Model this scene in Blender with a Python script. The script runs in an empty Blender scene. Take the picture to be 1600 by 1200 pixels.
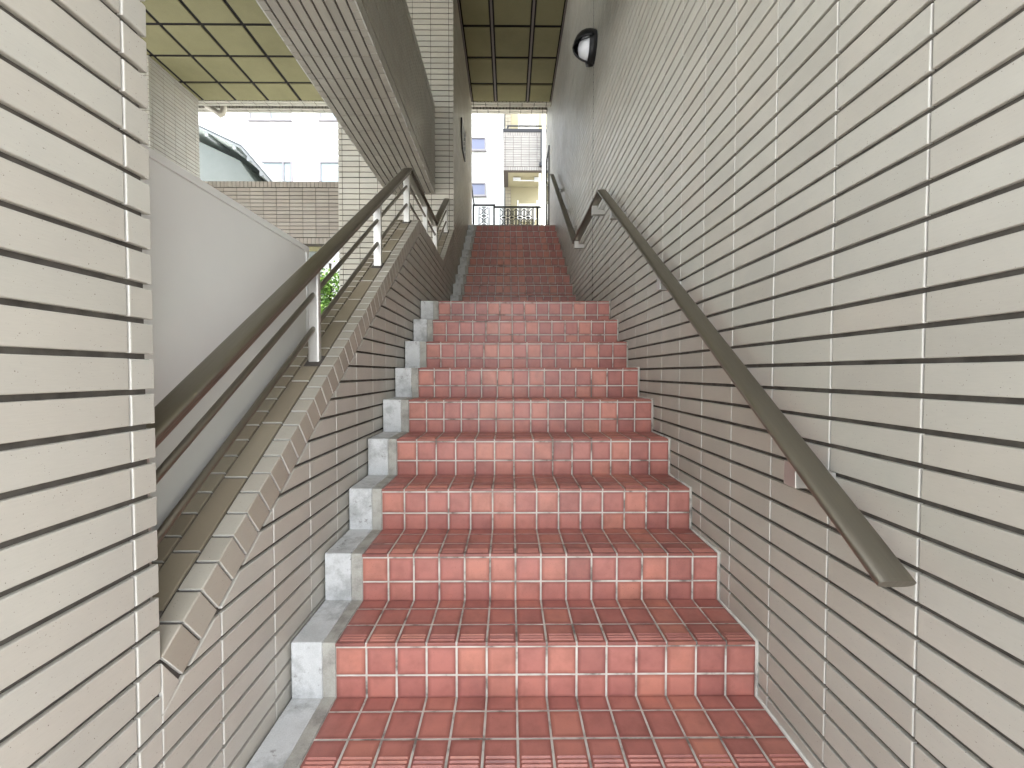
import bpy, math, random
from math import radians, sin, cos, pi
from mathutils import Vector

random.seed(7)
S = bpy.context.scene
COL = S.collection

# ------------------------------------------------------------------ camera, world, sun, exposure
cam_d = bpy.data.cameras.new("camera")
cam = bpy.data.objects.new("camera", cam_d); COL.objects.link(cam)
cam.location = (0, 0, 0)
cam.rotation_euler = (pi / 2 - 0.0262, 0, -0.0073)
cam_d.sensor_width = 36.0
cam_d.lens = 36.0 * 646.6 / 1600.0
cam_d.clip_start = 0.05
cam_d.clip_end = 500
S.camera = cam

SUN_EL, SUN_AZ = 58.0, 75.0           # azimuth clockwise from +Y: high on the right
W = bpy.data.worlds.new("World"); S.world = W; W.use_nodes = True
nt = W.node_tree; nt.nodes.clear()
sky = nt.nodes.new("ShaderNodeTexSky"); sky.sky_type = 'NISHITA'; sky.sun_disc = False
sky.sun_elevation = radians(SUN_EL); sky.sun_rotation = radians(SUN_AZ)
sky.dust_density = 4.0; sky.air_density = 1.0; sky.ozone_density = 1.0
hs = nt.nodes.new("ShaderNodeHueSaturation"); hs.inputs['Saturation'].default_value = 0.30
bg = nt.nodes.new("ShaderNodeBackground"); bg.inputs['Strength'].default_value = 0.15
wo = nt.nodes.new("ShaderNodeOutputWorld")
nt.links.new(sky.outputs[0], hs.inputs['Color']); nt.links.new(hs.outputs[0], bg.inputs['Color'])
nt.links.new(bg.outputs[0], wo.inputs['Surface'])
sd = bpy.data.lights.new("sun", 'SUN'); sd.energy = 1.2; sd.angle = radians(20); sd.color = (1, .97, .92)
sun = bpy.data.objects.new("sun", sd); COL.objects.link(sun)
_d = Vector((sin(radians(SUN_AZ)) * cos(radians(SUN_EL)), cos(radians(SUN_AZ)) * cos(radians(SUN_EL)), sin(radians(SUN_EL))))
sun.rotation_euler = _d.to_track_quat('Z', 'Y').to_euler(); sun.location = (0, -6, 12)
S.view_settings.view_transform = 'Standard'; S.view_settings.look = 'None'
S.view_settings.exposure = 3.5; S.view_settings.gamma = 1.0
try:
    S.cycles.max_bounces = 10; S.cycles.diffuse_bounces = 6; S.cycles.glossy_bounces = 4
    S.cycles.use_denoising = True
except Exception: pass

# ------------------------------------------------------------------ measured dimensions (camera at z = 0)
XR, XL = 0.823, -0.723                # faces of the right wall and of the left parapet
PIT = 0.0702; MOD = 0.235             # tile row and column pitch
RY0, RZ0 = 0.8178, 0.0244             # joint origin on the right wall
LY0, LZ0 = 0.7953, 0.0333
TR, RS, TM = 0.2540, 0.1840, 0.0993   # tread, rise, stair tile pitch
SY, SZ, SX0, XG = 1.342, -0.8876, -0.5705, -0.716
ZG = SZ - 4 * RS                      # paving the camera stands on
LAND1 = SZ + 8 * RS                   # middle landing
Y_L1 = SY + 8 * TR; Y_U = 4.816       # landing starts / upper flight starts
Z_TOP = LAND1 + 11 * RS; Y_TOP = Y_U + 10 * TR
SL = RS / TR
ZC = 5.206                            # ceiling
YC = 8.1

# ------------------------------------------------------------------ materials
def mat(name, col, rough=.6, metal=0., **k):
    m = bpy.data.materials.new(name); m.use_nodes = True
    b = m.node_tree.nodes['Principled BSDF']
    b.inputs['Base Color'].default_value = (*col, 1); b.inputs['Roughness'].default_value = rough
    b.inputs['Metallic'].default_value = metal
    for kk, v in k.items(): b.inputs[kk.replace('_', ' ')].default_value = v
    return m
def N(m, t, **k):
    n = m.node_tree.nodes.new(t)
    for a, v in k.items():
        if hasattr(n, a): setattr(n, a, v)
        else: n.inputs[a.replace('_', ' ')].default_value = v
    return n
def L(m, a, b): m.node_tree.links.new(a, b)
def ramp(m, src, stops):
    r = N(m, 'ShaderNodeValToRGB'); e = r.color_ramp.elements
    while len(e) < len(stops): e.new(.5)
    for i, (p, c) in enumerate(stops):
        e[i].position = p; e[i].color = (*c, 1) if len(c) == 3 else c
    L(m, src, r.inputs[0]); return r
def mix(m, fac, a, b, mode='MIX'):
    n = N(m, 'ShaderNodeMix', data_type='RGBA', blend_type=mode)
    if isinstance(fac, float): n.inputs[0].default_value = fac
    else: L(m, fac, n.inputs[0])
    for s, i in ((a, 6), (b, 7)):
        if isinstance(s, tuple): n.inputs[i].default_value = (*s, 1)
        else: L(m, s, n.inputs[i])
    return n.outputs[2]
def noise(m, scale, det=3, vec=None, rough=.55):
    n = N(m, 'ShaderNodeTexNoise'); n.inputs['Scale'].default_value = scale; n.inputs['Detail'].default_value = det
    n.inputs['Roughness'].default_value = rough
    if vec is not None: L(m, vec, n.inputs['Vector'])
    return n.outputs[0]
def coords(m, sc=(1, 1, 1)):
    g = N(m, 'ShaderNodeNewGeometry'); mp = N(m, 'ShaderNodeMapping'); mp.inputs['Scale'].default_value = sc
    L(m, g.outputs['Position'], mp.inputs['Vector']); return g, mp.outputs[0]
def bump(m, h, strength, dist=.002):
    b = N(m, 'ShaderNodeBump'); b.inputs['Strength'].default_value = strength; b.inputs['Distance'].default_value = dist
    L(m, h, b.inputs['Height']); L(m, b.outputs[0], m.node_tree.nodes['Principled BSDF'].inputs['Normal'])

def wall_tile(name, a=(.425, .411, .360), b_=(.398, .383, .333), stretch=(60, 14, 160), rough=.42):
    m = mat(name, a, rough); B = m.node_tree.nodes['Principled BSDF']
    g, v = coords(m)
    c = mix(m, g.outputs['Random Per Island'], a, b_)
    tint = ramp(m, g.outputs['Random Per Island'], [(0, (.975, .985, .985)), (.35, (1.01, 1.01, 1.01)), (.7, (1.02, 1.0, .99)), (1, (.965, .97, .97))])
    c = mix(m, 1.0, c, tint.outputs[0], 'MULTIPLY')
    cl = ramp(m, noise(m, 5, 4, v), [(.3, (.955, .955, .96)), (.7, (1.04, 1.035, 1.03))])
    c = mix(m, 1.0, c, cl.outputs[0], 'MULTIPLY')
    _, v2 = coords(m, stretch)
    st = noise(m, 3.0, 3, v2)
    br = ramp(m, st, [(.3, (.975, .975, .975)), (.7, (1.02, 1.02, 1.02))])
    c = mix(m, 1.0, c, br.outputs[0], 'MULTIPLY')
    sp = ramp(m, noise(m, 330, 1, v), [(.735, (0, 0, 0)), (.78, (1, 1, 1))])
    c = mix(m, sp.outputs[0], c, (.14, .12, .10))
    L(m, c, B.inputs['Base Color'])
    rr = ramp(m, noise(m, 9, 3, v), [(.3, (rough - .07,) * 3), (.7, (rough + .1,) * 3)])
    L(m, rr.outputs[0], B.inputs['Roughness'])
    bump(m, st, .12, .001)
    return m
TILE_Y = wall_tile('beige_tile_side')
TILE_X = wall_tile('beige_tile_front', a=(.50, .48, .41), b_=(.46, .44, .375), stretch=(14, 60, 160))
BODY_HI = mat('tile_body_highlight', (.52, .505, .46), .5)  # paler tile body, with the highlight of upright edges put into its colour
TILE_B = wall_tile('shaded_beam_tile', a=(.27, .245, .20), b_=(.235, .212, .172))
MORTAR = mat('raked_mortar', (.16, .145, .125), .9)
g_, v_ = coords(MORTAR)
L(MORTAR, ramp(MORTAR, noise(MORTAR, 22, 5, v_), [(.3, (.05, .044, .037)), (.75, (.125, .114, .097))]).outputs[0], MORTAR.node_tree.nodes['Principled BSDF'].inputs['Base Color'])
bump(MORTAR, noise(MORTAR, 300, 2, v_), .4, .001)
DMORT = mat('dark_brown_mortar', (.065, .052, .042), .9)
SEAL = mat('sealant', (.05, .042, .036), .6)

def stair_tile():
    m = mat('red_stair_tile', (.3, .11, .08), .42); B = m.node_tree.nodes['Principled BSDF']
    g, v = coords(m)
    r = ramp(m, g.outputs['Random Per Island'], [(0, (.300, .116, .097)), (.15, (.360, .138, .115)), (.5, (.405, .158, .129)), (.75, (.425, .169, .135)), (.93, (.45, .184, .138)), (1, (.475, .200, .144))])
    c = r.outputs[0]
    cl = ramp(m, noise(m, 16, 3, v), [(.28, (.86, .84, .84)), (.5, (1, 1, 1)), (.74, (1.10, 1.07, 1.04))])
    c = mix(m, 1.0, c, cl.outputs[0], 'MULTIPLY')
    # fired edges: the glaze is browner within a few millimetres of each tile's rim
    uv = N(m, 'ShaderNodeUVMap'); uv.uv_map = 'tile'
    sx = N(m, 'ShaderNodeSeparateXYZ'); L(m, uv.outputs[0], sx.inputs[0])
    outs = []
    for ax in (0, 1):
        a = N(m, 'ShaderNodeMath', operation='SUBTRACT'); L(m, sx.outputs[ax], a.inputs[0]); a.inputs[1].default_value = .5
        b = N(m, 'ShaderNodeMath', operation='ABSOLUTE'); L(m, a.outputs[0], b.inputs[0]); outs.append(b.outputs[0])
    mx = N(m, 'ShaderNodeMath', operation='MAXIMUM'); L(m, outs[0], mx.inputs[0]); L(m, outs[1], mx.inputs[1])
    ed = ramp(m, mx.outputs[0], [(.36, (1, 1, 1)), (.5, (.66, .60, .60))])
    c = mix(m, 1.0, c, ed.outputs[0], 'MULTIPLY')
    sp = ramp(m, noise(m, 420, 1, v), [(.70, (0, 0, 0)), (.78, (1, 1, 1))])
    c = mix(m, sp.outputs[0], c, (.10, .05, .045))
    dirt = ramp(m, noise(m, 4.1, 8, v, .68), [(.36, (.80, .80, .80)), (.52, (1, 1, 1))])
    c = mix(m, 1.0, c, dirt.outputs[0], 'MULTIPLY')
    L(m, c, B.inputs['Base Color'])
    rr = ramp(m, noise(m, 30, 3, v), [(.3, (.34,) * 3), (.7, (.52,) * 3)])
    L(m, rr.outputs[0], B.inputs['Roughness'])
    bump(m, noise(m, 160, 3, v), .25, .001)
    return m
STILE = stair_tile()
GROUT = mat('light_grout', (.5, .47, .42), .9)
g_, v_ = coords(GROUT)
_c = ramp(GROUT, noise(GROUT, 14, 6, v_), [(.34, (.17, .15, .13)), (.47, (.46, .44, .39)), (.7, (.60, .575, .52))]).outputs[0]
L(GROUT, _c, GROUT.node_tree.nodes['Principled BSDF'].inputs['Base Color'])
bump(GROUT, noise(GROUT, 220, 3, v_), .5, .001)

def concrete(name, dark, mid, lite, sc=7, chips=None):
    m = mat(name, mid, .85); B = m.node_tree.nodes['Principled BSDF']
    g, v = coords(m)
    c = ramp(m, noise(m, sc, 7, v, .65), [(.30, dark), (.5, mid), (.72, lite)]).outputs[0]
    if chips:
        w_ = ramp(m, noise(m, 6, 7, v, .7), [(.47, (0, 0, 0)), (.60, (.7, .7, .7))])
        c = mix(m, w_.outputs[0], c, (.27, .275, .265))
        k = ramp(m, noise(m, 17, 9, v, .75), [(.60, (0, 0, 0)), (.63, (.85, .85, .85))])
        c = mix(m, k.outputs[0], c, chips)
    f = ramp(m, noise(m, 260, 2, v), [(.3, (.9, .9, .9)), (.7, (1.06, 1.06, 1.06))])
    c = mix(m, 1.0, c, f.outputs[0], 'MULTIPLY')
    L(m, c, B.inputs['Base Color']); bump(m, noise(m, 60, 6, v, .7), .5, .003)
    return m
WPAINT = concrete('white_painted_mortar', (.48, .492, .485), (.57, .58, .575), (.63, .64, .635), 6, (.27, .26, .25))
BARE = concrete('bare_mortar', (.19, .18, .16), (.36, .35, .31), (.46, .45, .40), 9)
PAVE = concrete('paving_concrete', (.36, .355, .34), (.44, .435, .42), (.50, .495, .48), 1.2)
ROADM = concrete('asphalt', (.045, .045, .045), (.055, .055, .055), (.07, .07, .07), 3)
OLIVE = concrete('olive_painted_board', (.215, .197, .100), (.245, .225, .117), (.275, .252, .132), 1.4)
DBROWN = mat('dark_brown_joint', (.006, .004, .004), .9)
STRIP = mat('grey_brown_cover_strip', (.17, .14, .125), .5)
WPANEL = mat('pale_grey_panel', (.66, .68, .66), .38)
g_, v_ = coords(WPANEL)
L(WPANEL, ramp(WPANEL, noise(WPANEL, 1.6, 4, v_), [(.3, (.62, .62, .59)), (.7, (.69, .69, .66))]).outputs[0], WPANEL.node_tree.nodes['Principled BSDF'].inputs['Base Color'])
L(WPANEL, ramp(WPANEL, noise(WPANEL, 3.5, 5, v_), [(.35, (.28,) * 3), (.7, (.46,) * 3)]).outputs[0], WPANEL.node_tree.nodes['Principled BSDF'].inputs['Roughness'])
def brushed(name, col, rough, metal=1.0):
    m = mat(name, col, rough, metal); g, v = coords(m, (300, 12, 12))
    n = noise(m, 1.0, 3, v)
    rr = ramp(m, n, [(.3, (rough - .06,) * 3), (.7, (rough + .08,) * 3)])
    L(m, rr.outputs[0], m.node_tree.nodes['Principled BSDF'].inputs['Roughness'])
    return m
BRONZE = brushed('bronze_anodised_metal', (.27, .25, .21), .42)
STEEL = brushed('satin_stainless_steel', (.58, .57, .54), .5, .9)
BLACKM = mat('black_metal', (.012, .012, .013), .4, .2)
RUBBER = mat('dark_base_seal', (.06, .052, .045), .7)
OPAL = mat('opal_glass', (.88, .90, .92), .15, 0)
WPLASTER = concrete('white_render', (.76, .76, .76), (.80, .80, .80), (.83, .83, .83), .5)
CREAM = concrete('cream_render', (.25, .225, .14), (.275, .25, .155), (.30, .27, .17), .8)
SAGE = concrete('sage_render', (.175, .195, .175), (.195, .215, .195), (.215, .235, .215), 1.5)
ROOFM = mat('grey_roof_sheet', (.07, .08, .08), .5)
SOFF = mat('grey_green_eaves_board', (.60, .66, .62), .7)
WOODG = mat('grey_painted_rafter', (.42, .45, .45), .7)
WHITEP = mat('white_painted_trim', (.75, .76, .76), .5)
GLASSB = mat('blue_reflecting_window_glass', (.17, .19, .28), .15)
GLASSC = mat('pale_cyan_window_glass', (.30, .36, .37), .2)
FRAMEA = mat('aluminium_window_frame', (.24, .225, .225), .4, .5)
FASC = mat('pale_grey_fascia', (.33, .35, .34), .6)
GREYP = mat('grey_plastic', (.55, .57, .58), .5)
PVC = mat('cream_pipe', (.60, .56, .46), .45)
ACM = mat('off_white_air_conditioner_casing', (.55, .53, .46), .5)
BARK = mat('bark', (.07, .055, .04), .9)
def leafm(name, a, b):
    m = mat(name, a, .5); g, v = coords(m)
    c = mix(m, g.outputs['Random Per Island'], a, b)
    L(m, c, m.node_tree.nodes['Principled BSDF'].inputs['Base Color'])
    m.node_tree.nodes['Principled BSDF'].inputs['Transmission Weight'].default_value = 0
    return m
LEAF = leafm('leaf_green', (.10, .22, .035), (.20, .34, .06))

# ------------------------------------------------------------------ mesh builder
class MB:
    def __init__(s): s.v = []; s.f = []; s.m = []; s.uv = []; s.sm = []
    def add(s, vs, fs, mi=0, uvs=None, smooth=False):
        o = len(s.v); s.v.extend([tuple(p) for p in vs])
        s.uv.extend(uvs if uvs else [(0.5, 0.5)] * len(vs))
        for f in fs: s.f.append(tuple(i + o for i in f)); s.m.append(mi); s.sm.append(smooth)
    def box(s, x0, x1, y0, y1, z0, z1, mi=0):
        s.add([(x0, y0, z0), (x1, y0, z0), (x1, y1, z0), (x0, y1, z0), (x0, y0, z1), (x1, y0, z1), (x1, y1, z1), (x0, y1, z1)],
              [(3, 2, 1, 0), (4, 5, 6, 7), (0, 1, 5, 4), (1, 2, 6, 5), (2, 3, 7, 6), (3, 0, 4, 7)], mi)
    def prism(s, pts, axis, a, b, mi=0):
        """extrude polygon pts (2-D) along axis 'X','Y','Z' from a to b"""
        n = len(pts)
        def P(p, t): return {'X': (t, p[0], p[1]), 'Y': (p[0], t, p[1]), 'Z': (p[0], p[1], t)}[axis]
        s.add([P(p, a) for p in pts] + [P(p, b) for p in pts],
              [tuple(range(n))[::-1], tuple(range(n, 2 * n))] + [(i, (i + 1) % n, n + (i + 1) % n, n + i) for i in range(n)], mi)
    def tube(s, pts, r, n=10, mi=0, r2=None, up=Vector((0, 0, 1)), caps=True, power=2.0, smooth=True, split=False):
        """sweep an ellipse (r wide, r2 high) along pts with mitred corners"""
        pts = [Vector(p) for p in pts]; r2 = r2 or r; rings = []
        for i, p in enumerate(pts):
            d0 = (p - pts[i - 1]).normalized() if i else None
            d1 = (pts[i + 1] - p).normalized() if i < len(pts) - 1 else None
            d = (d0 or d1) if (d0 is None or d1 is None) else (d0 + d1).normalized()
            side = d.cross(up)
            if side.length < 1e-4: side = d.cross(Vector((0, 1, 0)))
            side.normalize(); nn = side.cross(d).normalized()
            k = 1.0
            if d0 is not None and d1 is not None: k = 1 / max(.3, d.dot(d1))
            ring = []
            for j in range(n):
                a = 2 * pi * j / n; ca, sa = cos(a), sin(a)
                ex = math.copysign(abs(ca) ** (2 / power), ca); ey = math.copysign(abs(sa) ** (2 / power), sa)
                ring.append(p + side * ex * r + nn * ey * r2 * k)
            rings.append(ring)
        if split:
            for i in range(len(pts) - 1):
                s.add(rings[i] + rings[i + 1], [(j, (j + 1) % n, n + (j + 1) % n, n + j) for j in range(n)], mi, smooth=smooth)
        else:
            vs = [q for rg in rings for q in rg]; fs = []
            for i in range(len(pts) - 1):
                for j in range(n): fs.append((i * n + j, i * n + (j + 1) % n, (i + 1) * n + (j + 1) % n, (i + 1) * n + j))
            s.add(vs, fs, mi, smooth=smooth)
        if caps: s.add(rings[0], [tuple(range(n))[::-1]], mi); s.add(rings[-1], [tuple(range(n))], mi)
    def build(s, name, mats, parent=None, bevel=0):
        me = bpy.data.meshes.new(name); me.from_pydata(s.v, [], s.f)
        for mm in (mats if isinstance(mats, (list, tuple)) else [mats]): me.materials.append(mm)
        me.polygons.foreach_set('material_index', s.m)
        me.polygons.foreach_set('use_smooth', s.sm)
        lay = me.uv_layers.new(name='tile')
        lv = [0] * len(me.loops); me.loops.foreach_get('vertex_index', lv)
        flat = []
        for i in lv: flat.extend(s.uv[i])
        lay.data.foreach_set('uv', flat)
        me.update()
        o = bpy.data.objects.new(name, me); COL.objects.link(o)
        if parent: o.parent = parent
        if bevel:
            b = o.modifiers.new('bevel', 'BEVEL'); b.width = bevel; b.segments = 2; b.limit_method = 'ANGLE'
        return o

def tag(o, label=None, cat=None, group=None, kind=None):
    if label: o['label'] = label
    if cat: o['category'] = cat
    if group: o['group'] = group
    if kind: o['kind'] = kind
    return o
def thing(name, label, cat, group=None, loc=(0, 0, 0)):
    o = bpy.data.objects.new(name, None); COL.objects.link(o); o.location = loc; o.empty_display_size = .1
    tag(o, label, cat, group); return o

# ------------------------------------------------------------------ tiles
def clip(poly, a, b, c):
    """keep a*u + b*v <= c"""
    out = []; n = len(poly)
    for i in range(n):
        p, q = poly[i], poly[(i + 1) % n]
        dp, dq = a * p[0] + b * p[1] - c, a * q[0] + b * q[1] - c
        if dp <= 0: out.append(p)
        if (dp < 0 < dq) or (dq < 0 < dp):
            t = dp / (dp - dq); out.append((p[0] + t * (q[0] - p[0]), p[1] + t * (q[1] - p[1])))
    return out
def inset(poly, d):
    n = len(poly); res = []
    for i in range(n):
        p0, p1, p2 = poly[i - 1], poly[i], poly[(i + 1) % n]
        e1 = (p1[0] - p0[0], p1[1] - p0[1]); e2 = (p2[0] - p1[0], p2[1] - p1[1])
        l1 = math.hypot(*e1) or 1e-9; l2 = math.hypot(*e2) or 1e-9
        n1 = (-e1[1] / l1, e1[0] / l1); n2 = (-e2[1] / l2, e2[0] / l2)
        k = 1 + n1[0] * n2[0] + n1[1] * n2[1]
        k = max(k, .25)
        res.append((p1[0] + d * (n1[0] + n2[0]) / k, p1[1] + d * (n1[1] + n2[1]) / k))
    return res
def area(poly):
    return .5 * sum(poly[i][0] * poly[(i + 1) % len(poly)][1] - poly[(i + 1) % len(poly)][0] * poly[i][1] for i in range(len(poly)))
SIDE = [0]
def tile(mb, fr, poly, depth=.007, ch=.0018, mi=0, jit=.0006):
    """fr = (O, U, V, N): face plane; tile body goes from -depth to 0 along N"""
    if len(poly) < 3: return
    a = area(poly)
    if abs(a) < 6e-5: return
    if a < 0: poly = poly[::-1]
    O, U, V, Nn = fr; n = len(poly)
    us = [p[0] for p in poly]; vs_ = [p[1] for p in poly]
    u0, u1, v0, v1 = min(us), max(us), min(vs_), max(vs_)
    ch = min(ch, (u1 - u0) * .2, (v1 - v0) * .2)
    inn = inset(poly, ch)
    off = random.uniform(-jit, jit * .3); tu = random.uniform(-1, 1) * jit; tv = random.uniform(-1, 1) * jit
    def P(p, h):
        k = tu * ((p[0] - u0) / (u1 - u0) - .5) + tv * ((p[1] - v0) / (v1 - v0) - .5)
        return O + U * p[0] + V * p[1] + Nn * (h + off + k)
    vs = [P(p, -depth) for p in poly] + [P(p, -ch) for p in poly] + [P(p, -ch * .25) for p in inset(poly, ch * .4)] + [P(p, 0) for p in inn]
    uvs = [((p[0] - u0) / (u1 - u0), (p[1] - v0) / (v1 - v0)) for p in poly] * 4
    fs = []
    for r in range(3):
        for i in range(n): fs.append((r * n + i, r * n + (i + 1) % n, (r + 1) * n + (i + 1) % n, (r + 1) * n + i))
    fs.append(tuple(range(3 * n, 4 * n)))
    if U.cross(V).dot(Nn) < 0: fs = [f[::-1] for f in fs]
    if SIDE[0]:
        mb.add(vs, fs, mi, uvs); k = len(mb.m) - len(fs)
        for q in range(n):
            e0, e1 = poly[q], poly[(q + 1) % n]
            if abs(e1[1] - e0[1]) > 1.2 * abs(e1[0] - e0[0]): mb.m[k + q] = SIDE[0]; mb.m[k + n + q] = SIDE[0]
    else: mb.add(vs, fs, mi, uvs)
def joints(start, end, first, step):
    """cell boundaries between start and end with joints at first + k*step"""
    k = math.ceil((start - first) / step - 1e-6); out = [start]
    x = first + k * step
    while x < end - .012:
        if x > start + .012: out.append(x)
        x += step
    out.append(end); return out
def field(mb, fr, us, vs, gu=.0042, gv=.0110, clips=(), depth=.0105, ch=.0018, mi=0, edge=(1, 1, 1, 1), skip=None, jit=.0006):
    for i in range(len(us) - 1):
        for j in range(len(vs) - 1):
            u0 = us[i] + (gu / 2 if (i or edge[0]) else 0); u1 = us[i + 1] - (gu / 2 if (i < len(us) - 2 or edge[1]) else 0)
            v0 = vs[j] + (gv / 2 if (j or edge[2]) else 0); v1 = vs[j + 1] - (gv / 2 if (j < len(vs) - 2 or edge[3]) else 0)
            if u1 - u0 < .004 or v1 - v0 < .004: continue
            if skip and skip((u0 + u1) / 2, (v0 + v1) / 2): continue
            jv = random.uniform(-.0005, .0005)
            poly = [(u0, v0 + jv), (u1, v0 + jv), (u1, v1 + jv), (u0, v1 + jv)]
            for c in clips:
                poly = clip(poly, *c)
                if len(poly) < 3: break
            if len(poly) >= 3: tile(mb, fr, poly, depth, ch, mi, jit)
V3 = Vector
def frame(plane, at, facing):
    """plane X/Y/Z at coordinate, facing +1/-1. 2-D coords are always world (Y,Z), (X,Z) or (X,Y)"""
    if plane == 'X': return (V3((at, 0, 0)), V3((0, 1, 0)), V3((0, 0, 1)), V3((facing, 0, 0)))
    if plane == 'Y': return (V3((0, at, 0)), V3((1, 0, 0)), V3((0, 0, 1)), V3((0, facing, 0)))
    return (V3((0, 0, at)), V3((1, 0, 0)), V3((0, 1, 0)), V3((0, 0, facing)))
D = .0105   # tile thickness proud of the mortar bed

# ================================================================== SETTING
m = MB(); m.box(-160, 160, -160, 160, ZG - .6, ZG)
tag(m.build('ground', PAVE), kind='structure')
m = MB(); m.box(-60, 60, -17, -10, ZG + .004, ZG + .008)
tag(m.build('road', ROADM), kind='structure')
m = MB(); m.box(-.72, 6, Y_TOP + .3, 9.3, Z_TOP - .5, Z_TOP - .002)
tag(m.build('upper_terrace', PAVE), kind='structure')

# ================================================================== STAIRCASE
stair = thing('staircase', 'red tiled staircase in two flights rising between beige tiled walls', 'staircase', loc=(0.12, SY, ZG))
XE = SX0 + 14 * TM                    # right end of the tiles
XS = [SX0 + TM * i for i in range(15)]
def rebase(o, root):                  # children keep world coordinates
    o.parent = root; o.matrix_parent_inverse = root.matrix_basis.inverted() if False else __import__('mathutils').Matrix.Translation(-Vector(root.location))
def step(y, z, tread, zlow, idx):
    """one step: riser face at y, tread top at z"""
    mb = MB()
    yb = y + tread
    mb.box(SX0 - .001, XR + .004, y + .0045, yb + .0035, zlow - .02, z - .0018, 1)            # grout bed
    # riser tiles
    zt = z - .0180
    fr = frame('Y', y + .003, -1)
    vs = [zlow - .004, zt - .0905 - .003, zt + .002]
    field(mb, fr, XS, vs, gu=.0065, gv=.006, depth=.0035, ch=.0016, mi=0, edge=(0, 0, 0, 0), jit=.0004)
    # tread tiles: nosing row with its own front lip, then plain rows
    fr = frame('Z', z, 1)
    rows = [y - .002]; yy = y + TM
    while yy < yb - .03: rows.append(yy); yy += TM
    rows.append(yb + .003)
    field(mb, fr, XS, rows[:2], gu=.0065, gv=.006, depth=.0105, ch=.0022, mi=0, edge=(0, 0, 0, 1), jit=.0003)
    if len(rows) > 2: field(mb, fr, XS, rows[1:], gu=.0065, gv=.006, depth=.0035, ch=.0016, mi=0, edge=(0, 0, 1, 0), jit=.0004)
    mb.box(SX0 + .002, XE - .002, y + .0012, y + .0046, z - .0175, z - .0115, 1)     # mortar line under the nosing
    # anti-slip ribs on the nosing tiles
    for c in range(14):
        a, b = XS[c] + .009, XS[c + 1] - .009
        for k in range(3):
            yc = y + .0140 + k * .0130; w, h = .0046, .0034
            mb.add([(a, yc - w, z - .0004), (b, yc - w, z - .0004), (b - .0015, yc, z + h), (a + .0015, yc, z + h), (b, yc + w, z - .0004), (a, yc + w, z - .0004)],
                   [(0, 1, 2, 3), (3, 2, 4, 5), (0, 3, 5), (1, 4, 2)], 0, smooth=False)
    o = mb.build('step', [STILE, GROUT]); rebase(o, stair)
    # mortar gutter block beside the step: painted strip and bare strip
    g = MB(); ca = random.uniform(-.004, .004)
    g.box(XG, SX0 - .044, y + ca - .006, yb + .02, zlow - .02, z + .003 + random.uniform(-.002, .003), 0)
    o = g.build('gutter_block', WPAINT, bevel=.004); rebase(o, stair)
    g = MB(); g.box(SX0 - .0455, SX0 - .002, y + .001 + ca * .5, yb + .02, zlow - .02, z + random.uniform(-.001, .002), 0)
    o = g.build('gutter_edge', BARE, bevel=.003); rebase(o, stair)
for i in range(-3, 8): step(SY + i * TR, SZ + i * RS, TR, SZ + (i - 1) * RS, i)
step(Y_L1, LAND1, Y_U - Y_L1, LAND1 - RS, 8)
for i in range(1, 11): step(Y_U + (i - 1) * TR, LAND1 + i * RS, TR, LAND1 + (i - 1) * RS, 10 + i)
step(Y_TOP, Z_TOP, 1.7, Z_TOP - RS, 30)
# cement bead between steps and right wall
def nose_pts(dx=0):
    p = []
    for i in range(-3, 8): y = SY + i * TR; z = SZ + i * RS; p += [(y, z - RS), (y, z)]
    p += [(Y_L1, LAND1 - RS), (Y_L1, LAND1)]
    for i in range(1, 12): y = Y_U + (i - 1) * TR; z = LAND1 + i * RS; p += [(y, z - RS), (y, z)]
    p.append((Y_TOP + 1.6, Z_TOP)); return p
bead = MB(); bead.tube([(XR - .003, y - .002, z + .001) for y, z in nose_pts()], .006, 6, power=2)
o = bead.build('sealing_bead', GROUT); rebase(o, stair)

SIDE[0] = 3
# ================================================================== RIGHT WALL
zr = joints(ZG, 6.3, RZ0, PIT)
YN = -.4
yr = joints(YN, 9.2, RY0, MOD)
m = MB()
m.box(XR + D, XR + .3, YN, 9.2, ZG, 6.3, 1)
def under(y):  # height of the stairs at y
    if y < SY - 3 * TR: return ZG
    if y < Y_L1: return SZ + SL * (y - SY) - .0
    if y < Y_U: return LAND1
    if y < Y_TOP: return LAND1 + RS + SL * (y - Y_U)
    return Z_TOP
SEAMC = 4.108; SEAMZ = 2.552
field(m, frame('X', XR, -1), yr, zr, skip=lambda u, v: v < under(u) - .30 or (u > 7.9 and v < Z_TOP - .05), ch=.0022)
zi = min(zr, key=lambda z: abs(z - SEAMZ))
m.box(XR - .0003, XR + D + .002, SEAMC - .006, SEAMC + .006, ZG, 6.3, 2)
tag(m.build('tiled_wall', [TILE_Y, MORTAR, SEAL, BODY_HI]), 'tall beige tiled wall running the whole right side of the stairs', 'wall')

# ================================================================== NEAR LEFT PIER
m = MB()
m.box(XL - .2, XL - D, -.35, .85 - D, ZG, 6.3, 1)
yl = joints(-.35, .85, LY0, MOD); zl = joints(ZG, 6.3, LZ0, PIT)
field(m, frame('X', XL, 1), yl, zl, edge=(1, 0, 1, 1), ch=.0022)
field(m, frame('Y', .85, 1), [XL - .2, XL - .06, XL - .001], [z for z in zl if z > -.66], edge=(1, 0, 1, 1))
tag(m.build('tiled_pier', [TILE_Y, MORTAR, SEAL, BODY_HI]), 'near left beige tiled wall beside the lower end of the sloped parapet', 'wall')

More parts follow.
